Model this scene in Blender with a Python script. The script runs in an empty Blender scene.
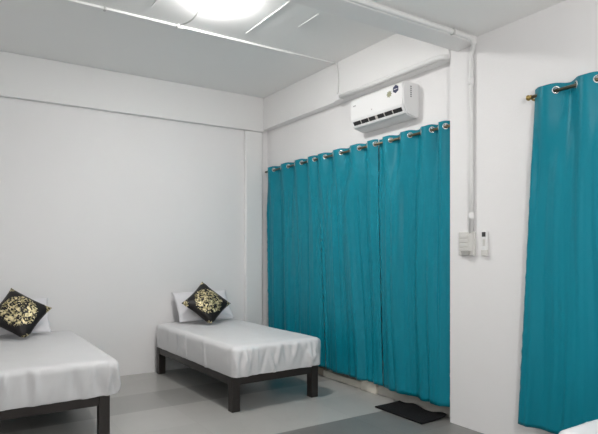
import bpy, bmesh, math, random
from mathutils import Vector, Matrix, noise
PI = math.pi
scn = bpy.context.scene
COL = scn.collection

# ------------------------------------------------------------------ camera, world, exposure
cam_d = bpy.data.cameras.new('camera'); cam = bpy.data.objects.new('camera', cam_d); COL.objects.link(cam)
cam.location = (0, 0, 1.5)
cam.rotation_euler = (math.radians(90), 0, math.radians(-33.12))
cam_d.sensor_width = 36; cam_d.lens = 535.0 / 598.0 * 36; cam_d.shift_y = 35.0 / 598.0; cam_d.clip_start = 0.05
scn.camera = cam
w = bpy.data.worlds.new('world'); scn.world = w; w.use_nodes = True
w.node_tree.nodes['Background'].inputs[0].default_value = (0.8, 0.85, 0.9, 1)
w.node_tree.nodes['Background'].inputs[1].default_value = 0.05
scn.view_settings.view_transform = 'Standard'; scn.view_settings.look = 'None'
scn.view_settings.gamma = 1; scn.view_settings.use_curve_mapping = False
scn.view_settings.exposure = 0.60
LAMP_MAIN = 125.0      # radiance of the lamp in view
LAMP_ADDED = 75.0      # radiance of the unseen lamp added in the front part of the room

# ------------------------------------------------------------------ materials
def mat(name, col, rough=0.5, metal=0.0, spec=0.5, sheen=0.0, nscale=0, namt=0.0, bump=0.0, bscale=40, stretch=None):
    m = bpy.data.materials.new(name); m.use_nodes = True
    nt = m.node_tree; b = nt.nodes['Principled BSDF']
    b.inputs['Base Color'].default_value = (*col, 1); b.inputs['Roughness'].default_value = rough
    b.inputs['Metallic'].default_value = metal; b.inputs['Specular IOR Level'].default_value = spec
    if sheen: b.inputs['Sheen Weight'].default_value = sheen
    tc = nt.nodes.new('ShaderNodeTexCoord'); src = tc.outputs['Object']
    if stretch:
        mp = nt.nodes.new('ShaderNodeMapping'); mp.inputs['Scale'].default_value = stretch
        nt.links.new(src, mp.inputs['Vector']); src = mp.outputs['Vector']
    if namt:
        n = nt.nodes.new('ShaderNodeTexNoise'); n.inputs['Scale'].default_value = nscale; n.inputs['Detail'].default_value = 5
        nt.links.new(src, n.inputs['Vector'])
        r = nt.nodes.new('ShaderNodeMapRange'); r.inputs[3].default_value = 1 - namt; r.inputs[4].default_value = 1 + namt
        nt.links.new(n.outputs['Fac'], r.inputs[0])
        mx = nt.nodes.new('ShaderNodeVectorMath'); mx.operation = 'SCALE'; mx.inputs[0].default_value = col
        nt.links.new(r.outputs[0], mx.inputs['Scale']); nt.links.new(mx.outputs[0], b.inputs['Base Color'])
    if bump:
        n = nt.nodes.new('ShaderNodeTexNoise'); n.inputs['Scale'].default_value = bscale; n.inputs['Detail'].default_value = 6
        nt.links.new(src, n.inputs['Vector'])
        bp = nt.nodes.new('ShaderNodeBump'); bp.inputs['Strength'].default_value = bump; bp.inputs['Distance'].default_value = 0.01
        nt.links.new(n.outputs['Fac'], bp.inputs['Height']); nt.links.new(bp.outputs[0], b.inputs['Normal'])
    return m

M_wall = mat('white_wall_paint', (0.88, 0.87, 0.87), 0.6, spec=0.3, nscale=2.0, namt=0.015, bump=0.08, bscale=60)
M_ceil = mat('white_ceiling_paint', (0.93, 0.93, 0.92), 0.7, spec=0.2, nscale=1.5, namt=0.015)
M_trim = mat('white_trim_paint', (0.88, 0.875, 0.87), 0.6, spec=0.3)
M_pvc = mat('white_plastic_conduit', (0.82, 0.82, 0.81), 0.35)
M_bright = mat('bright_white_trunking', (0.9, 0.9, 0.89), 0.35)
M_batten = mat('white_ceiling_batten', (0.88, 0.88, 0.87), 0.5)
M_clip = mat('grey_plastic_clip', (0.6, 0.6, 0.59), 0.5)
M_wood = mat('dark_stained_wood', (0.020, 0.015, 0.013), 0.45, nscale=6, namt=0.25, stretch=(1, 8, 8), bump=0.1, bscale=30)
M_sheet = mat('white_satin_sheet', (0.74, 0.735, 0.745), 0.42, spec=0.4, sheen=0.1, bump=0.06, bscale=25)
M_pillow = mat('white_pillow_cotton', (0.80, 0.79, 0.82), 0.7, spec=0.2, bump=0.15, bscale=12)
M_cloth = mat('teal_satin_curtain', (0.002, 0.222, 0.300), 0.42, spec=0.27, sheen=0.0, nscale=3, namt=0.05, bump=0.12, bscale=4, stretch=(6, 6, 1.2))
M_chrome = mat('chrome_eyelet', (0.72, 0.74, 0.74), 0.2, metal=1)
M_brass = mat('antique_brass', (0.42, 0.30, 0.11), 0.35, metal=1)
M_steel = mat('dark_brass_rod', (0.17, 0.15, 0.10), 0.35, metal=1)
M_ac = mat('white_glossy_plastic', (0.86, 0.86, 0.86), 0.3)
M_acgrey = mat('pale_grey_plastic', (0.55, 0.53, 0.50), 0.5)
M_dark = mat('dark_vent_plastic', (0.012, 0.012, 0.013), 0.5)
M_greytext = mat('grey_print', (0.30, 0.30, 0.31), 0.5)
M_blue = mat('navy_badge_print', (0.035, 0.04, 0.10), 0.4)
M_gold_lab = mat('olive_gold_label_print', (0.36, 0.36, 0.24), 0.4)
M_mat = mat('black_rubber_mat', (0.010, 0.010, 0.011), 0.9, spec=0.15, nscale=60, namt=0.3, bump=0.6, bscale=150)
M_plinth = mat('cream_wall_base_tile', (0.82, 0.78, 0.68), 0.45, nscale=8, namt=0.10)
M_plinthg = mat('grey_wall_base_tile', (0.60, 0.58, 0.53), 0.45, nscale=8, namt=0.12)
M_plinthb = mat('brown_wall_base_tile', (0.42, 0.36, 0.28), 0.45, nscale=8, namt=0.2)
M_box = mat('ivory_switch_plastic', (0.70, 0.69, 0.66), 0.4)
M_boxgrey = mat('grey_switch_plastic', (0.42, 0.41, 0.39), 0.4)
M_screen = mat('dark_grey_screen', (0.05, 0.05, 0.05), 0.3)

def emit(name, col, s):
    m = bpy.data.materials.new(name); m.use_nodes = True; nt = m.node_tree
    b = nt.nodes['Principled BSDF']; b.inputs['Base Color'].default_value = (0.9, 0.9, 0.9, 1)
    b.inputs['Emission Color'].default_value = (*col, 1); b.inputs['Emission Strength'].default_value = s
    return m
M_lamp = emit('lamp_diffuser_main', (1.0, 0.985, 0.96), LAMP_MAIN)
M_lamp2 = emit('added_lamp_diffuser', (1.0, 0.985, 0.97), LAMP_ADDED)

def floor_material():
    m = bpy.data.materials.new('glossy_grey_floor_tile'); m.use_nodes = True; nt = m.node_tree; L = nt.links
    b = nt.nodes['Principled BSDF']; b.inputs['Roughness'].default_value = 0.28
    b.inputs['Specular IOR Level'].default_value = 0.45
    tc = nt.nodes.new('ShaderNodeTexCoord')
    sx = nt.nodes.new('ShaderNodeSeparateXYZ'); L.new(tc.outputs['Object'], sx.inputs[0])
    def math_(op, a, bb=None):
        n = nt.nodes.new('ShaderNodeMath'); n.operation = op
        for i, v in enumerate((a, bb)):
            if v is None: continue
            if isinstance(v, (int, float)): n.inputs[i].default_value = v
            else: L.new(v, n.inputs[i])
        return n.outputs[0]
    T = 0.62
    fy = math_('DIVIDE', math_('SUBTRACT', sx.outputs['Y'], 3.80), T)
    row = math_('FLOOR', fy)
    # dark rows: every third row (row 2 = y 5.15..5.77, row -1 = y 3.29..3.91)
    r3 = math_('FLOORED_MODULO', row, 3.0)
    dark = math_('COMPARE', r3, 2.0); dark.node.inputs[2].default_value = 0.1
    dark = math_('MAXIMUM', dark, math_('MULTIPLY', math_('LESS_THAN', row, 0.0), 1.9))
    fx = math_('DIVIDE', math_('SUBTRACT', sx.outputs['X'], 1.82), T)
    tile = nt.nodes.new('ShaderNodeCombineXYZ'); L.new(math_('FLOOR', fx), tile.inputs[0]); L.new(row, tile.inputs[1])
    wn = nt.nodes.new('ShaderNodeTexWhiteNoise'); wn.noise_dimensions = '3D'; L.new(tile.outputs[0], wn.inputs['Vector'])
    n = nt.nodes.new('ShaderNodeTexNoise'); n.inputs['Scale'].default_value = 4; n.inputs['Detail'].default_value = 6
    L.new(tc.outputs['Object'], n.inputs['Vector'])
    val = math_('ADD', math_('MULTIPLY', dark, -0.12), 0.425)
    val = math_('ADD', val, math_('MULTIPLY', math_('SUBTRACT', wn.outputs['Value'], 0.5), 0.045))
    val = math_('ADD', val, math_('MULTIPLY', math_('SUBTRACT', n.outputs['Fac'], 0.5), 0.06))
    gx = math_('ABSOLUTE', math_('SUBTRACT', math_('FRACT', fx), 0.5)); gy = math_('ABSOLUTE', math_('SUBTRACT', math_('FRACT', fy), 0.5))
    g = math_('GREATER_THAN', math_('MAXIMUM', gx, gy), 0.497)
    val = math_('SUBTRACT', val, math_('MULTIPLY', g, 0.05))
    c = nt.nodes.new('ShaderNodeCombineColor')
    L.new(val, c.inputs[0]); L.new(math_('MULTIPLY', val, 0.985), c.inputs[1]); L.new(math_('MULTIPLY', val, 0.94), c.inputs[2])
    L.new(c.outputs[0], b.inputs['Base Color'])
    return m
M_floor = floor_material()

def cushion_material(seed):
    """black velvet with a gold floral print in the middle and small gold sprigs in the corners (object XZ plane)"""
    m = bpy.data.materials.new('black_gold_damask'); m.use_nodes = True; nt = m.node_tree; L = nt.links
    b = nt.nodes['Principled BSDF']
    tc = nt.nodes.new('ShaderNodeTexCoord')
    mp = nt.nodes.new('ShaderNodeMapping'); mp.inputs['Location'].default_value = (seed, 0, seed * 0.7); mp.inputs['Scale'].default_value = (1, 0, 1)
    L.new(tc.outputs['Object'], mp.inputs[0])
    def math_(op, a, bb=None):
        n = nt.nodes.new('ShaderNodeMath'); n.operation = op
        for i, v in enumerate((a, bb)):
            if v is None: continue
            if isinstance(v, (int, float)): n.inputs[i].default_value = v
            else: L.new(v, n.inputs[i])
        return n.outputs[0]
    n = nt.nodes.new('ShaderNodeTexNoise'); n.inputs['Scale'].default_value = 22; n.inputs['Detail'].default_value = 2; n.inputs['Distortion'].default_value = 1.6
    L.new(mp.outputs[0], n.inputs['Vector'])
    v = nt.nodes.new('ShaderNodeTexVoronoi'); v.inputs['Scale'].default_value = 24; v.feature = 'DISTANCE_TO_EDGE'
    L.new(mp.outputs[0], v.inputs['Vector'])
    leaf = math_('GREATER_THAN', math_('ADD', n.outputs['Fac'], math_('MULTIPLY', v.outputs['Distance'], 0.6)), 0.555)
    sx = nt.nodes.new('ShaderNodeSeparateXYZ'); L.new(tc.outputs['Object'], sx.inputs[0])
    x = sx.outputs['X']; z = sx.outputs['Z']
    r = math_('SQRT', math_('ADD', math_('MULTIPLY', x, x), math_('MULTIPLY', z, z)))
    wob = math_('MULTIPLY', math_('SUBTRACT', n.outputs['Fac'], 0.5), 0.10)
    centre = math_('LESS_THAN', math_('ADD', r, wob), 0.172)
    corner = math_('GREATER_THAN', math_('SUBTRACT', r, wob), 0.255)
    msk = math_('MULTIPLY', leaf, math_('MAXIMUM', centre, corner))
    mix = nt.nodes.new('ShaderNodeMix'); mix.data_type = 'RGBA'
    mix.inputs[6].default_value = (0.012, 0.010, 0.010, 1); mix.inputs[7].default_value = (0.82, 0.70, 0.38, 1)
    n2 = nt.nodes.new('ShaderNodeTexNoise'); n2.inputs['Scale'].default_value = 30; n2.inputs['Detail'].default_value = 3
    L.new(mp.outputs[0], n2.inputs['Vector'])
    rp = nt.nodes.new('ShaderNodeValToRGB'); rp.color_ramp.elements[0].position = .38; rp.color_ramp.elements[1].position = .62
    rp.color_ramp.elements[0].color = (0.28, 0.24, 0.11, 1); rp.color_ramp.elements[1].color = (0.92, 0.80, 0.50, 1)
    L.new(n2.outputs['Fac'], rp.inputs[0]); L.new(rp.outputs[0], mix.inputs[7])
    L.new(msk, mix.inputs[0]); L.new(mix.outputs[2], b.inputs['Base Color'])
    L.new(math_('MULTIPLY', msk, 0.35), b.inputs['Metallic'])
    b.inputs['Roughness'].default_value = 0.42
    b.inputs['Specular IOR Level'].default_value = 0.3
    return m

# ------------------------------------------------------------------ helpers
def obj(name, bm, m, parent=None, smooth=False, loc=None, recalc=True):
    me = bpy.data.meshes.new(name)
    if recalc: bmesh.ops.recalc_face_normals(bm, faces=bm.faces)
    bm.to_mesh(me); bm.free()
    if m: me.materials.append(m)
    if smooth:
        for p in me.polygons: p.use_smooth = True
    o = bpy.data.objects.new(name, me); COL.objects.link(o)
    if parent: o.parent = parent
    if loc: o.location = loc
    return o
def tag(o, label, cat, group=None, kind=None):
    o['label'] = label; o['category'] = cat
    if group: o['group'] = group
    if kind: o['kind'] = kind
    return o
def thing(name, label, cat, loc=(0, 0, 0), rot=(0, 0, 0), group=None):
    o = bpy.data.objects.new(name, None); COL.objects.link(o); o.empty_display_size = 0.05
    o.location = loc; o.rotation_euler = rot
    return tag(o, label, cat, group)
def struct(name, bm, m, parent=None, smooth=False):
    o = obj(name, bm, m, parent, smooth)
    if not parent: o['kind'] = 'structure'
    return o
def copy_tree(o, parent=None):
    c = o.copy(); COL.objects.link(c)
    if parent: c.parent = parent
    for ch in list(o.children): copy_tree(ch, c)
    return c
def box(bm, x0, x1, y0, y1, z0, z1, bevel=0.0, seg=2):
    r = bmesh.ops.create_cube(bm, size=1.0)
    vs = r['verts']
    for v in vs:
        v.co = Vector((x0 + (v.co.x + .5) * (x1 - x0), y0 + (v.co.y + .5) * (y1 - y0), z0 + (v.co.z + .5) * (z1 - z0)))
    if bevel:
        es = list({e for v in vs for e in v.link_edges})
        bmesh.ops.bevel(bm, geom=es, offset=bevel, segments=seg, profile=0.5, affect='EDGES')
    return bm
def B(*a, **k): return box(bmesh.new(), *a, **k)
def tube(bm, pts, r, n=12, cap=True):
    pts = [Vector(p) for p in pts]; rings = []
    up = None
    for i, p in enumerate(pts):
        if i == 0: d = pts[1] - p
        elif i == len(pts) - 1: d = p - pts[i - 1]
        else: d = (pts[i + 1] - p).normalized() + (p - pts[i - 1]).normalized()
        d.normalize()
        if up is None:
            up = Vector((0, 0, 1)) if abs(d.z) < .9 else Vector((1, 0, 0))
        a = d.cross(up).normalized(); up = a.cross(d).normalized()
        rings.append([bm.verts.new(p + a * (r * math.cos(2 * PI * k / n)) + up * (r * math.sin(2 * PI * k / n))) for k in range(n)])
    for i in range(len(rings) - 1):
        for k in range(n):
            bm.faces.new((rings[i][k], rings[i][(k + 1) % n], rings[i + 1][(k + 1) % n], rings[i + 1][k]))
    if cap:
        bm.faces.new(rings[0][::-1]); bm.faces.new(rings[-1])
    return bm
def lathe(bm, prof, axis_o, axis_d, n=24):
    """prof: list of (r, h) along axis_d"""
    d = Vector(axis_d).normalized(); a = d.orthogonal().normalized(); b = d.cross(a); o = Vector(axis_o)
    rings = []
    for r, h in prof:
        if r < 1e-6: rings.append([bm.verts.new(o + d * h)])
        else: rings.append([bm.verts.new(o + d * h + a * (r * math.cos(2 * PI * k / n)) + b * (r * math.sin(2 * PI * k / n))) for k in range(n)])
    for i in range(len(rings) - 1):
        p, q = rings[i], rings[i + 1]
        for k in range(n):
            k2 = (k + 1) % n
            if len(p) == 1 and len(q) == 1: continue
            if len(p) == 1: bm.faces.new((p[0], q[k], q[k2]))
            elif len(q) == 1: bm.faces.new((p[k], p[k2], q[0]))
            else: bm.faces.new((p[k], p[k2], q[k2], q[k]))
    return bm
def torus(bm, c, nrm, R, r, n=24, k=8):
    d = Vector(nrm).normalized(); a = d.orthogonal().normalized(); b = d.cross(a); c = Vector(c); g = []
    for i in range(n):
        t = 2 * PI * i / n; e = a * math.cos(t) + b * math.sin(t)
        g.append([bm.verts.new(c + e * (R + r * math.cos(2 * PI * j / k)) + d * (r * math.sin(2 * PI * j / k))) for j in range(k)])
    for i in range(n):
        for j in range(k):
            bm.faces.new((g[i][j], g[(i + 1) % n][j], g[(i + 1) % n][(j + 1) % k], g[i][(j + 1) % k]))
    return bm
def prism_y(bm, prof, y0, y1):
    """prof: (x, z) loop extruded along Y"""
    a = [bm.verts.new((x, y0, z)) for x, z in prof]; b = [bm.verts.new((x, y1, z)) for x, z in prof]
    n = len(prof)
    for i in range(n): bm.faces.new((a[i], a[(i + 1) % n], b[(i + 1) % n], b[i]))
    bm.faces.new(a[::-1]); bm.faces.new(b)
    return bm
def sstep(a, b, x):
    t = max(0, min(1, (x - a) / (b - a))); return t * t * (3 - 2 * t)

# ------------------------------------------------------------------ the setting
YB, XR, XU, XN, XL, YF = 6.59, 3.85, 3.765, 3.69, -1.3, -1.8     # back wall, curtained wall, near right wall, left, front
ZC, ZN, ZR = 3.65, 3.30, 3.19                        # ceiling, near ceiling, underside of the ring beam
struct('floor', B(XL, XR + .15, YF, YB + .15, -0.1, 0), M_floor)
struct('ceiling', B(XL, XR + .15, 3.0, YB + .15, ZC, ZC + .1), M_ceil)
struct('ceiling_near', B(XL, XR + .15, YF, 2.94, ZN, ZN + .1), M_ceil)
struct('wall_back', B(XL - .15, XR + .15, YB, YB + .15, 0, ZC), M_wall)
bm = bmesh.new(); box(bm, XR, XR + .15, 3.22, YB, 0, ZC); box(bm, XU, XR + .01, 3.22, YB, 2.35, ZC)
struct('wall_right', bm, M_wall)
struct('wall_right_near', B(XN, XR + .15, YF - .15, 3.22, 0, ZC), M_wall)
struct('wall_left', B(XL - .15, XL, YF - .15, YB, 0, ZC), M_wall)
struct('wall_front', B(XL, XN, YF - .15, YF, 0, ZC), M_wall)
# trim_1: ring beam on the back wall; trim_2: ring beam above the curtains; trim_3: corner column; trim_4: cross beam
struct('trim_1', B(XL, 3.67, 6.53, YB, ZR - .015, ZC, bevel=.006), M_trim)
struct('trim_2', B(3.67, XU, 3.22, YB, ZR + .015, ZC, bevel=.006), M_trim)
struct('trim_3', B(3.385, 3.665, 6.53, YB, 0, ZR - .015, bevel=.03, seg=4), M_trim)
struct('trim_4', B(XL, XN, 2.93, 3.15, 3.24, ZC, bevel=.008), M_trim)
# wall base under the curtains
bm = bmesh.new(); box(bm, 3.79, XR, 5.25, 6.53, 0, .085)
struct('baseboard_back', bm, M_plinthb)
bm = bmesh.new(); box(bm, 3.775, XR, 4.52, 5.25, 0, .075, bevel=.004)
struct('baseboard_right', bm, M_plinth)
bm = bmesh.new(); box(bm, 3.755, XR, 4.28, 4.52, 0, .12, bevel=.005)
struct('trim_5', bm, M_plinth)
bm = bmesh.new(); box(bm, 3.785, XR, 3.22, 4.28, 0, .10, bevel=.004)
struct('baseboard_front', bm, M_plinthg)
# thin battens over the ceiling joints
n = 6
for (x, ya, yb) in ((2.44, 3.85, 4.68), (2.79, 3.94, 4.28), (1.48, 4.3, 4.62), (1.02, 3.5, 4.6)):
    struct('trim_%d' % n, B(x - .008, x + .008, ya, yb, ZC - .006, ZC, bevel=.002), M_batten); n += 1

# ------------------------------------------------------------------ lamps
def ceiling_lamp(loc, m, label):
    t = thing('ceiling_lamp', label, 'lamp', loc)
    obj('lamp_base', lathe(bmesh.new(), [(0, 0), (.11, 0), (.11, -.02), (.10, -.027), (0, -.027)], (0, 0, 0), (0, 0, 1), 40), M_bright, t, True)
    obj('lamp_diffuser', lathe(bmesh.new(), [(.145, -.025), (.147, -.035), (.135, -.05), (.10, -.062), (.05, -.068), (0, -.07)], (0, 0, 0), (0, 0, 1), 40), m, t, True)
    return t
ceiling_lamp((1.93, 4.20, ZC), M_lamp, 'round glowing white ceiling lamp on the rear ceiling above the beds')
t = thing('added_pendant_lamp', 'unseen white globe pendant lamp added in the front part of the room', 'lamp', (1.5, 0.2, ZN))  # unseen lamp, added to light the near wall and near ceiling
obj('ceiling_rose', lathe(bmesh.new(), [(0, 0), (.05, 0), (.045, -.02), (0, -.03)], (0, 0, 0), (0, 0, 1), 20), M_bright, t, True)
obj('lamp_cord', tube(bmesh.new(), [(0, 0, -.02), (0, 0, -.92)], .005, 8), M_clip, t, True)
obj('globe', lathe(bmesh.new(), [(.15 * math.sin(PI * k / 16), -1.05 + .15 * math.cos(PI * k / 16)) for k in range(17)], (0, 0, 0), (0, 0, 1), 28), M_lamp2, t, True)

# ------------------------------------------------------------------ wiring
t = thing('cable_trunking', 'thin straight white cable trunking running across the rear ceiling', 'trunking', (0, 4.87, ZC))
obj('trunking_channel', B(XL, 3.10, -.012, .012, -.022, 0, bevel=.003), M_bright, t)
obj('trunking_tail', B(3.10, 3.67, -.008, .008, -.014, 0, bevel=.003), M_trim, t)
obj('junction_clip', B(1.79, 1.85, -.035, .02, -.04, 0, bevel=.008), M_bright, t)
obj('junction_clip', B(1.13, 1.15, -.02, .02, -.03, 0, bevel=.004), M_clip, t)
pts = []
for i in range(13):
    s = i / 12; pts.append((1.82 + .02 * math.sin(s * 3), 4.83 - .5 * s, ZC - .012 - .03 * math.sin(PI * s)))
tag(obj('lamp_cable', tube(bmesh.new(), pts, .007, 8), M_clip, None, True), 'short white cable curving from the ceiling trunking to the glowing lamp', 'cable')

pts = []
for i in range(15):
    s = i / 14; pts.append((3.645 + .012 * math.sin(s * PI), 4.83 - .02 * s - .02 * math.sin(s * PI), ZC - .004 - (ZC - 3.25) * s))
tag(obj('drop_cable', tube(bmesh.new(), pts, .009, 8), M_pvc, None, True), 'white cable dropping from the ceiling trunking down to the wall ledge', 'cable')
tag(obj('junction_box', B(3.625, 3.67, 4.73, 4.84, 3.195, 3.265, bevel=.008), M_trim), 'small white junction box where the drop cable meets the wall ledge', 'box')
pts = [(3.643, 4.74, 3.23), (3.643, 4.2, 3.23), (3.643, 3.6, 3.23), (3.643, 3.36, 3.23), (3.65, 3.30, 3.228), (3.66, 3.26, 3.222), (3.68, 3.235, 3.215)]
tag(obj('wall_pipe', tube(bmesh.new(), pts, .026, 16), M_pvc, None, True), 'white pipe running along the ledge just above the air conditioner', 'pipe')

t = thing('wiring_conduit', 'long white conduit along the cross beam and down the right wall to the switch box', 'conduit')
pts = [(XL, 2.912, 3.262), (0, 2.912, 3.262), (3.2, 2.912, 3.262), (3.575, 2.912, 3.262)]
for i in range(1, 9):
    a = i / 8 * PI / 2; pts.append((3.575 + .093 * math.sin(a), 2.912 + .063 * (1 - math.cos(a)) , 3.262 - .10 * (1 - math.cos(a))))
YC = 2.975
pts += [(3.668, YC, 3.05), (3.668, YC, 2.8), (3.668, YC, 2.2), (3.668, YC, 1.66)]
obj('pipe', tube(bmesh.new(), pts, .019, 14), M_pvc, t, True)
for z in (2.93, 1.80):
    obj('coupling', tube(bmesh.new(), [(3.668, YC, z - .03), (3.668, YC, z + .03)], .0215, 14), M_trim, t, True)
obj('pipe_clip', B(3.36, 3.38, 2.890, 2.932, 3.238, 3.286, bevel=.004), M_clip, t)

# ------------------------------------------------------------------ beds
BW, BL = 1.04, 2.02          # mattress
def mattress_mesh(seed):
    rnd = random.Random(seed)
    bm = bmesh.new(); hx, hy, h = BW / 2, BL / 2, .29
    st = .016
    nx, ny, nz = int(BW / st), int(BL / st), int(h / st)
    r = .055
    key = {}
    wr = []                                                   # wrinkles on the sides: (face, position, slant, width, depth, z-centre, z-extent)
    for k in range(60):
        f = rnd.choice('ffflr'); L = hx if f == 'f' else hy
        c = rnd.uniform(-L, L)
        if f == 'f' and rnd.random() < .55: c = rnd.choice((-1, 1)) * rnd.uniform(.25, .5)
        wr.append((f, c, rnd.uniform(-.35, .35), rnd.uniform(.010, .028), rnd.uniform(.008, .020) * rnd.choice((1, 1, -1)), rnd.uniform(.05, .2), rnd.uniform(.06, .14)))
    def shape(p):
        x, y, z = p
        q = Vector((max(-hx + r, min(hx - r, x)), max(-hy + r, min(hy - r, y)), max(.02, min(h - r, z))))
        d = Vector(p) - q
        rr = r if z > h / 2 else .02 + (r - .02) * sstep(.02, .08, z)
        if z < .02: d.z *= .4
        n = d.normalized() if d.length > 1e-6 else Vector((0, 0, 1))
        p2 = q + n * min(r, max(d.length, 0) if d.length < 1e-6 else r)
        if z < .02: p2.z = max(p2.z, 0.0)
        side = sstep(.6, 1.0, math.hypot(n.x, n.y))
        off = 0
        if side > 0:
            off += .006 * math.sin(z / h * PI)
            for f, c, sl, wd, dp, zc, ze in wr:
                if f == 'f' and n.y > -.5: continue
                if f == 'l' and n.x > -.5: continue
                if f == 'r' and n.x < .5: continue
                u = x if f == 'f' else y
                e = (u - c - sl * (z - zc)) / wd
                if abs(e) < 3: off += side * dp * math.exp(-e * e) * math.exp(-((z - zc) / ze) ** 2)
            off += side * .004 * noise.noise(Vector((x * 9, y * 9, z * 5 + seed)))
        else: side = 0
        top = sstep(.7, 1, n.z)
        off += top * (.005 * noise.noise(Vector((x * 3.1, y * 2.3, seed))) + .0025 * noise.noise(Vector((x * 11, y * 5, seed + 3))))
        # the upper edge is a little uneven
        off += .004 * noise.noise(Vector((x * 6, y * 6, z * 6 + seed + 9)))
        p2 = p2 + n * off; p2.z = max(p2.z, 0.0)
        return p2
    def V(i, j, k):
        kk = (i, j, k)
        if kk not in key:
            key[kk] = bm.verts.new(shape((-hx + BW * i / nx, -hy + BL * j / ny, h * k / nz)))
        return key[kk]
    for i in range(nx):
        for j in range(ny):
            bm.faces.new((V(i, j, nz), V(i + 1, j, nz), V(i + 1, j + 1, nz), V(i, j + 1, nz)))
            bm.faces.new((V(i, j, 0), V(i, j + 1, 0), V(i + 1, j + 1, 0), V(i + 1, j, 0)))
    for k in range(nz):
        for i in range(nx):
            bm.faces.new((V(i, 0, k), V(i + 1, 0, k), V(i + 1, 0, k + 1), V(i, 0, k + 1)))
            bm.faces.new((V(i, ny, k), V(i, ny, k + 1), V(i + 1, ny, k + 1), V(i + 1, ny, k)))
        for j in range(ny):
            bm.faces.new((V(0, j, k), V(0, j, k + 1), V(0, j + 1, k + 1), V(0, j + 1, k)))
            bm.faces.new((V(nx, j, k), V(nx, j + 1, k), V(nx, j + 1, k + 1), V(nx, j, k + 1)))
    return bm
def make_bed(label):
    t = thing('bed_frame', label, 'bed', group=None)
    fx, fy0, fy1 = .50, -1.0, 1.0
    for sx in (-1, 1):
        for y0 in (fy0, fy1 - .085):
            x0, x1 = (fx - .085, fx) if sx > 0 else (-fx, -fx + .085)
            obj('leg', B(x0, x1, y0, y0 + .085, 0, .325, bevel=.004), M_wood, t)
    for sx in (-1, 1):
        x0, x1 = (fx - .06, fx - .005) if sx > 0 else (-fx + .005, -fx + .06)
        obj('side_rail', B(x0, x1, fy0 + .085, fy1 - .085, .25, .325, bevel=.003), M_wood, t)
    for y0 in (fy0 + .005, fy1 - .06):
        obj('end_rail', B(-fx + .085, fx - .085, y0, y0 + .055, .25, .325, bevel=.003), M_wood, t)
    for k in range(9):
        y = fy0 + .15 + k * (fy1 - fy0 - .3) / 8
        obj('slat', B(-fx + .06, fx - .06, y - .045, y + .045, .297, .323, bevel=.002), M_wood, t)
    return t
BY = 5.525
bed_a = make_bed('dark wooden bed frame in the corner beside the long teal curtains')
bed_a.location = (2.67, BY, 0); bed_a.rotation_euler = (0, 0, math.radians(1.7))
bed_b = copy_tree(bed_a); bed_b.location = (.60, BY, 0); bed_b.rotation_euler = (0, 0, 0); bed_b['label'] = 'dark wooden bed frame at the left edge of the photo, cut off by it'
bed_c = copy_tree(bed_a); bed_c.location = (3.03, .56, 0); bed_c.rotation_euler = (0, 0, PI); bed_c['label'] = 'dark wooden bed frame in the near right corner beneath the curtain by the wall'
for b_ in (bed_a, bed_b, bed_c): b_['group'] = 'single bed frames'
ZM = .328
m1 = obj('mattress', mattress_mesh(3), M_sheet, None, True); m1.location = (2.685, BY - .015, ZM); m1.rotation_euler = (0, 0, math.radians(1.7))
tag(m1, 'white sheeted mattress in the corner beside the long teal curtains', 'mattress', 'sheeted mattresses')
m2 = obj('mattress', mattress_mesh(8), M_sheet, None, True); m2.location = (.655, BY - .015, ZM)
tag(m2, 'white sheeted mattress at the left edge of the photo, cut off by it', 'mattress', 'sheeted mattresses')
m3 = m1.copy(); COL.objects.link(m3); m3.location = (3.03, .535, ZM); m3.rotation_euler = (0, 0, PI)
m3['label'] = 'white mattress corner showing at the bottom right edge below the short curtain'

def pillow_mesh(wx, wz, th, pinch, seed, n=40, power=.5):
    """lies in the XZ plane, centred; pinch pulls the edges in between pointed corners"""
    bm = bmesh.new(); S = {}
    for s in (-1, 1):
        for i in range(n + 1):
            for j in range(n + 1):
                u, v = -1 + 2 * i / n, -1 + 2 * j / n
                if s == 1 and (i in (0, n) or j in (0, n)): S[(s, i, j)] = S[(-1, i, j)]; continue
                x = wx / 2 * u * (1 - pinch * (1 - v * v)); z = wz / 2 * v * (1 - pinch * (1 - u * u))
                b = max(0, (1 - u * u) * (1 - v * v)) ** power
                y = s * th / 2 * b
                nz = noise.noise(Vector((x * 7 + seed, z * 7, s * 3.0)))
                y += s * .012 * nz * min(1, b * 2)
                # gathers running in from the corners
                y += s * .004 * math.sin(18 * (abs(u) - abs(v))) * (u * v) ** 2 * min(1, b * 4)
                S[(s, i, j)] = bm.verts.new((x, y, z))
    for s in (-1, 1):
        for i in range(n):
            for j in range(n):
                q = (S[(s, i, j)], S[(s, i + 1, j)], S[(s, i + 1, j + 1)], S[(s, i, j + 1)])
                bm.faces.new(q if s < 0 else q[::-1])
    return bm
ZT = ZM + .29
def pillow(x, label, seed):
    o = obj('pillow', pillow_mesh(.74, .44, .15, .05, seed), M_pillow, None, True)
    o.location = (x, 6.36, ZT + .20); o.rotation_euler = (math.radians(-38), 0, 0)
    tag(o, label, 'pillow', 'white pillows behind the patterned cushions')
pillow(2.70, 'white pillow propped against the wall on the corner bed', 1.3)
pillow(.54, 'white pillow propped against the wall on the bed at left', 4.1)
def cushion(x, y, z, roll, m, label, seed):
    o = obj('cushion', pillow_mesh(.455, .455, .19, .09, seed), m, None, True)
    me = o.data; me.transform(Matrix.Rotation(math.radians(45) , 4, 'Y'))
    for v in me.vertices:                                   # the lowest corner is pressed flat by the weight
        if v.co.z < -.25: v.co.z = -.25 + (v.co.z + .25) * .45
    o.rotation_mode = 'XYZ'
    o.matrix_world = Matrix.Translation((x, y, z)) @ Matrix.Rotation(math.radians(-36), 4, 'X') @ Matrix.Rotation(roll, 4, 'Y')
    tag(o, label, 'cushion', 'black and gold cushions set on their corners')
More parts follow.
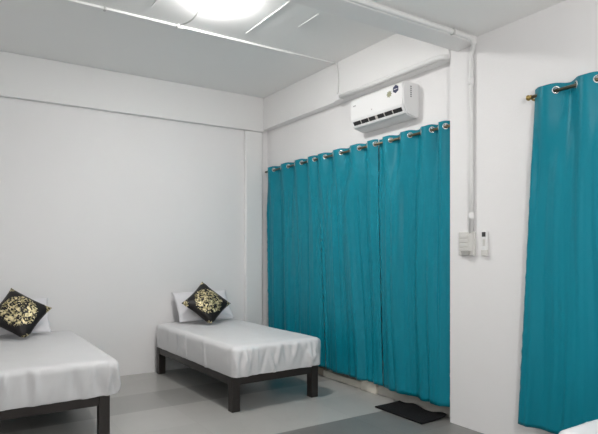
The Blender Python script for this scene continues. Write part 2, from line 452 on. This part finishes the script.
cushion(2.64, 6.12, ZT + .252, math.radians(3.5), cushion_material(1.7), 'black diamond-set cushion with gold flowers on the corner bed', 2.2)
cushion(.585, 6.12, ZT + .252, math.radians(-9), cushion_material(5.3), 'black diamond-set cushion with gold flowers on the bed at left', 6.6)

# ------------------------------------------------------------------ curtains
def curtain(label, xr, zr, top, bot, eyes, seed, zb, A=.036, rings_half=True, topx=0.0, amp_low=.35, zb_slope=0.0, group=None):
    """top/bot: (y_left, y_right) of the hem at top and bottom; eyes: y of the eyelets that face the room (one wave each)"""
    rnd = random.Random(seed)
    P = (eyes[0] - eyes[-1]) / (len(eyes) - 1)
    def phase(y):
        # piecewise linear, 2*pi per eyelet
        if y >= eyes[0]: return -2 * PI * (y - eyes[0]) / P
        for k in range(len(eyes) - 1):
            if y >= eyes[k + 1]: return 2 * PI * (k + (eyes[k] - y) / (eyes[k] - eyes[k + 1]))
        return 2 * PI * (len(eyes) - 1 + (eyes[-1] - y) / P)
    ztop = zr + .05
    rows = [ztop - .008 * i for i in range(14)]
    while rows[-1] - .04 > zb: rows.append(rows[-1] - .04)
    rows.append(zb)
    nu = int((top[0] - top[1]) / .0075)
    ph1, ph2, ph3 = rnd.uniform(0, 6), rnd.uniform(0, 6), rnd.uniform(0, 6)
    allc = []
    for k, e in enumerate(eyes):
        allc.append(e)
        nx_ = eyes[k + 1] if k + 1 < len(eyes) else e - P
        if (e + nx_) / 2 > top[1] + .03: allc.append((e + nx_) / 2)
    def pos(s, z):
        v = (ztop - z) / (ztop - zb)
        yt = top[0] + (top[1] - top[0]) * s
        ph = phase(yt)
        vv = v ** 1.1
        y = (top[0] + (bot[0] - top[0]) * vv) * (1 - s) + (top[1] + (bot[1] - top[1]) * vv) * s
        low = sstep(.02, .28, v)
        drift = .05 * noise.noise(Vector((yt * .9, v * 1.5, seed + 7)))
        yn = yt + drift * low
        wave = A * (1 - low + low * amp_low * (.5 + .5 * math.sin(yt * 5.1 + ph1))) * math.sin(ph)
        n1 = noise.noise(Vector((yn * 4.2, v * .5, seed))); n2 = noise.noise(Vector((yn * 11, v * .8, seed + 5)))
        n3 = noise.noise(Vector((yn * 26, v * 1.5, seed + 9)))
        f = .085 * n1 + .085 * n2 * (.35 + 1.2 * abs(n1)) + .013 * n3
        f = .060 * math.tanh(f / .060)
        f *= sstep(0, .05, min(s, 1 - s) * (top[0] - top[1])) * (1 - .35 * sstep(2.2, 2.5, z))
        x = wave + low * f
        # crinkled side hems
        ed = max(0, 1 - min(s, 1 - s) * (top[0] - top[1]) / .05)
        y += ed * .002 * noise.noise(Vector((seed, z * 14, 1))) * low
        x += ed * .010 * noise.noise(Vector((seed + 4, z * 18, 2))) * low
        zz = z + zb_slope * s * v
        if z > zr - .04: zz += .004 * math.cos(2 * ph)
        return Vector((xr + topx + x, y, zz))
    t = thing('curtain', label, 'curtain', (xr, (top[0] + top[1]) / 2, 0), group=group)
    org = Vector(t.location)
    bm = bmesh.new()
    G = [[bm.verts.new(pos(i / nu, z) - org) for i in range(nu + 1)] for z in rows]
    cen = [Vector((xr, e, zr)) for e in allc]
    for a in range(len(rows) - 1):
        for i in range(nu):
            q = (G[a][i], G[a][i + 1], G[a + 1][i + 1], G[a + 1][i])
            c = (q[0].co + q[2].co) / 2 + org
            if a < 14 and any((c - e).length < .0195 for e in cen): continue
            bm.faces.new(q)
    f = obj('curtain_fabric', bm, M_cloth, t, True)
    sm = f.modifiers.new('thickness', 'SOLIDIFY'); sm.thickness = .002; sm.offset = 0
    for e in allc:
        s = (top[0] - e) / (top[0] - top[1])
        if s < .01 or s > .99: continue
        d = pos(min(1, s + .01), zr) - pos(max(0, s - .01), zr)
        nrm = d.cross(Vector((0, 0, 1)))
        bm = torus(bmesh.new(), (0, 0, 0), nrm, .0235, .0055)
        obj('eyelet', bm, M_chrome, t, True, loc=pos(s, zr) - org)
    return t
CG = 'long teal curtains on the recessed wall'
XC = 3.70; ZRD = 2.617
curtain('teal eyelet curtain nearest the back wall corner', XC, ZRD, (6.505, 5.25), (6.44, 5.10), [6.30, 5.93, 5.61, 5.33], 11, .14, group=CG)
curtain('middle one of the three long teal eyelet curtains below the air conditioner', XC, ZRD, (5.247, 4.195), (5.08, 4.112), [5.11, 4.80, 4.48, 4.22], 23, .13, group=CG)
curtain('long teal eyelet curtain beside the column and the black mat', XC, ZRD, (4.192, 3.235), (4.097, 3.24), [3.99, 3.72, 3.44, 3.28], 37, .125, group=CG)
curtain('teal eyelet curtain hanging alone on the near right wall', 3.60, 2.645, (2.355, 1.2), (2.49, 1.2), [2.18, 1.89, 1.58, 1.27], 41, .20, A=.042, amp_low=.35)
def rod(name, label, xr, z, y0, y1, xw, finials, brackets):
    t = thing(name, label, 'curtain rod', (xr, y0, z))
    obj('pole', tube(bmesh.new(), [(0, 0, 0), (0, y1 - y0, 0)], .0125, 14), M_steel, t, True)
    for yy, d in finials:
        obj('finial', lathe(bmesh.new(), [(0, -.004), (.016, 0), (.018, .005), (.012, .010), (.012, .013), (.019, .019), (.022, .028), (.018, .038), (.009, .044), (0, .046)], (0, yy - y0, 0), (0, d * .7, 0), 18), M_brass, t, True)
    for yy in brackets:
        bm = tube(bmesh.new(), [(0.0, yy - y0, -.02), (xw - xr, yy - y0, -.02)], .008, 10)
        lathe(bm, [(0, 0), (.024, 0), (.024, .008), (0, .008)], (xw - xr, yy - y0, -.02), (-1, 0, 0), 18)
        obj('bracket', bm, M_brass, t, True)
    return t
rod('curtain_rod', 'dark metal curtain rod threaded through the three long teal curtains', XC, ZRD, 3.225, 6.525, XU, (), (6.42, 4.62, 3.34))
rod('curtain_rod', 'curtain rod with gold ball end above the lone right curtain', 3.60, 2.645, 1.05, 2.37, XN, ((2.37, 1), (1.05, -1)), (2.365, 1.10))

# ------------------------------------------------------------------ air conditioner
t = thing('air_conditioner', 'white split air conditioner mounted high on the wall above the long curtains', 'air conditioner', (XU, 4.065, 2.765))
def W(p): return (p[0] - XR, p[1] - 2.82)  # outline relative to the wall
y0, y1 = -.395, .395
prof = [(XR, 3.165), (3.70, 3.172), (3.668, 3.165), (3.655, 3.15), (3.650, 3.10), (3.650, 2.935), (3.685, 2.872), (3.70, 2.862), (3.80, 2.838), (XR, 2.838)]
bm = prism_y(bmesh.new(), [W(p) for p in prof], y0, y1)
bmesh.ops.bevel(bm, geom=[e for e in bm.edges if abs(e.verts[0].co.y - e.verts[1].co.y) < 1e-4 and min(e.verts[0].co.x, e.verts[1].co.x) < -.02], offset=.010, segments=3, affect='EDGES')
obj('body', bm, M_ac, t)
obj('front_panel', B(-.2045, -.198, y0 + .012, y1 - .012, .125, .328, bevel=.0025), M_ac, t)
# outlet on the sloping lower front
dx, dz = 3.685 - 3.650, 2.872 - 2.935; L = math.hypot(dx, dz); ex, ez = dx / L, dz / L; nx_, nz_ = ez, -ex   # outward: (-, -)
def slope_box(a0, a1, ya, yb, h0, h1):
    bm = bmesh.new(); o = Vector((3.650 - XR, 0, 2.935 - 2.82)); e = Vector((ex, 0, ez)); nn = Vector((-abs(ez), 0, -abs(ex))) 
    vs = [bm.verts.new(o + e * a + nn * hh + Vector((0, yy, 0))) for a in (a0, a1) for yy in (ya, yb) for hh in (h0, h1)]
    for f in ((0, 1, 3, 2), (4, 6, 7, 5), (0, 4, 5, 1), (2, 3, 7, 6), (0, 2, 6, 4), (1, 5, 7, 3)): bm.faces.new([vs[i] for i in f])
    return bm
ot = obj('air_outlet', slope_box(.012, .052, y0 + .035, y1 - .035, -.004, .002), M_dark, t)
seg = (y1 - y0 - .08) / 6
for k in range(1, 6):
    yy = y0 + .04 + seg * k; hw = .016 if k == 3 else .005
    obj('outlet_divider', slope_box(.012, .052, yy - hw, yy + hw, .0015, .005), M_acgrey, ot)
obj('louver', slope_box(.054, .072, y0 + .015, y1 - .015, -.001, .012), M_ac, t)
# printed badge, label and side markings
bm = bmesh.new()
vs = [bm.verts.new((-.2055, -.295 + .042 * math.cos(a), .308 - .006 + .040 * math.sin(a))) for a in [PI / 6 + k * PI / 3 for k in range(6)]]
bm.faces.new(vs); r = bmesh.ops.extrude_face_region(bm, geom=bm.faces[:]); bmesh.ops.translate(bm, verts=[v for v in r['geom'] if isinstance(v, bmesh.types.BMVert)], vec=(.0015, 0, 0))
bd = obj('round_badge', bm, M_blue, t); bd['label'] = 'navy six-sided badge'; bd.location = (0, 0, -.012)
obj('badge_line', B(-.2062, -.2052, -.318, -.272, .298, .304), M_ac, bd)
bm = bmesh.new()
vs = [bm.verts.new((-.2055, -.205 + rr * math.cos(a), .262 + rr * .9 * math.sin(a))) for k in range(16) for a, rr in [(k * PI / 8, .040 if k % 2 == 0 else .026)]]
bm.faces.new(vs); r = bmesh.ops.extrude_face_region(bm, geom=bm.faces[:]); bmesh.ops.translate(bm, verts=[v for v in r['geom'] if isinstance(v, bmesh.types.BMVert)], vec=(.0015, 0, 0))
lb = obj('energy_label', bm, M_gold_lab, t); lb['label'] = 'olive gold star-shaped label'
bm = bmesh.new()
for k in range(4): box(bm, -.2055, -.2042, .325 + k * .012 - .02, .333 + k * .012 - .02, .262, .274)
obj('maker_mark', bm, M_greytext, t)
obj('signal_window', B(-.2055, -.2042, .045, .06, .165, .18), M_acgrey, t)
bm = bmesh.new()
for k in range(6): box(bm, -.112, -.094, y0 - .0012, y0 + .001, .205 + k * .019, .217 + k * .019)
obj('side_markings', bm, M_greytext, t)

# ------------------------------------------------------------------ switch box and remote on the near wall
t = thing('switch_box', 'white surface switch box at the foot of the wall conduit', 'switch box', (XN, 3.02, 1.57))
obj('box_body', B(-.030, 0, -.08, .08, -.10, .10, bevel=.006), M_box, t)
fr = obj('cover_frame', B(-.036, -.029, -.072, .072, -.06, .092, bevel=.003), M_box, t)
for z in (-.012, .026, .064):
    obj('rocker_switch', B(-.041, -.035, -.03, .066, z - .016, z + .012, bevel=.003), M_box, fr)
bm = bmesh.new()
vs = [bm.verts.new((x, yy, zz)) for x in (-.048, -.029) for yy, zz in ((-.045, -.062), (.045, -.062), (.03, -.095), (-.03, -.095))]
for f in ((0, 1, 2, 3), (7, 6, 5, 4), (0, 4, 5, 1), (1, 5, 6, 2), (2, 6, 7, 3), (3, 7, 4, 0)): bm.faces.new([vs[i] for i in f])
obj('socket', bm, M_boxgrey, t)
t = thing('remote_control', 'slim white remote control with dark screen in a wall holder', 'remote control', (XN, 2.842, 1.57))
obj('remote_body', B(-.028, -.006, -.024, .024, -.085, .10, bevel=.006), M_ac, t)
obj('screen', B(-.0295, -.027, -.016, .020, .055, .094, bevel=.001), M_screen, t)
obj('button_pad', B(-.0295, -.027, -.012, .012, -.02, .035, bevel=.002), M_box, t)
hb = bmesh.new(); box(hb, -.006, 0, -.022, .022, -.10, .04, bevel=.002); box(hb, -.033, -.005, -.027, .027, -.10, -.052, bevel=.004)
obj('wall_holder', hb, M_box, t)

# ------------------------------------------------------------------ door mat
bm = bmesh.new(); nx, ny = 26, 40; G = []
for s in (0, 1):
    g = []
    for i in range(nx + 1):
        row = []
        for j in range(ny + 1):
            u, v = i / nx, j / ny
            x = 3.43 + .32 * u + .015 * v * 0; y = 3.31 + .61 * v - .05 * (u) * (1 - v) * 0
            x += .012 * math.sin(v * 9) * u
            z = .002 + .012 * s + .028 * (u ** 3) * (.5 + .5 * math.sin(v * 11 + 1)) 
            row.append(bm.verts.new((x, y, z)))
        g.append(row)
    G.append(g)
for i in range(nx):
    for j in range(ny):
        bm.faces.new((G[1][i][j], G[1][i + 1][j], G[1][i + 1][j + 1], G[1][i][j + 1]))
        bm.faces.new((G[0][i][j], G[0][i][j + 1], G[0][i + 1][j + 1], G[0][i + 1][j]))
for i in range(nx):
    bm.faces.new((G[0][i][0], G[0][i + 1][0], G[1][i + 1][0], G[1][i][0])); bm.faces.new((G[0][i][ny], G[1][i][ny], G[1][i + 1][ny], G[0][i + 1][ny]))
for j in range(ny):
    bm.faces.new((G[0][0][j], G[1][0][j], G[1][0][j + 1], G[0][0][j + 1])); bm.faces.new((G[0][nx][j], G[0][nx][j + 1], G[1][nx][j + 1], G[1][nx][j]))
tag(obj('door_mat', bm, M_mat, None, True), 'black rectangular rubber mat on the floor below the long curtains', 'mat')
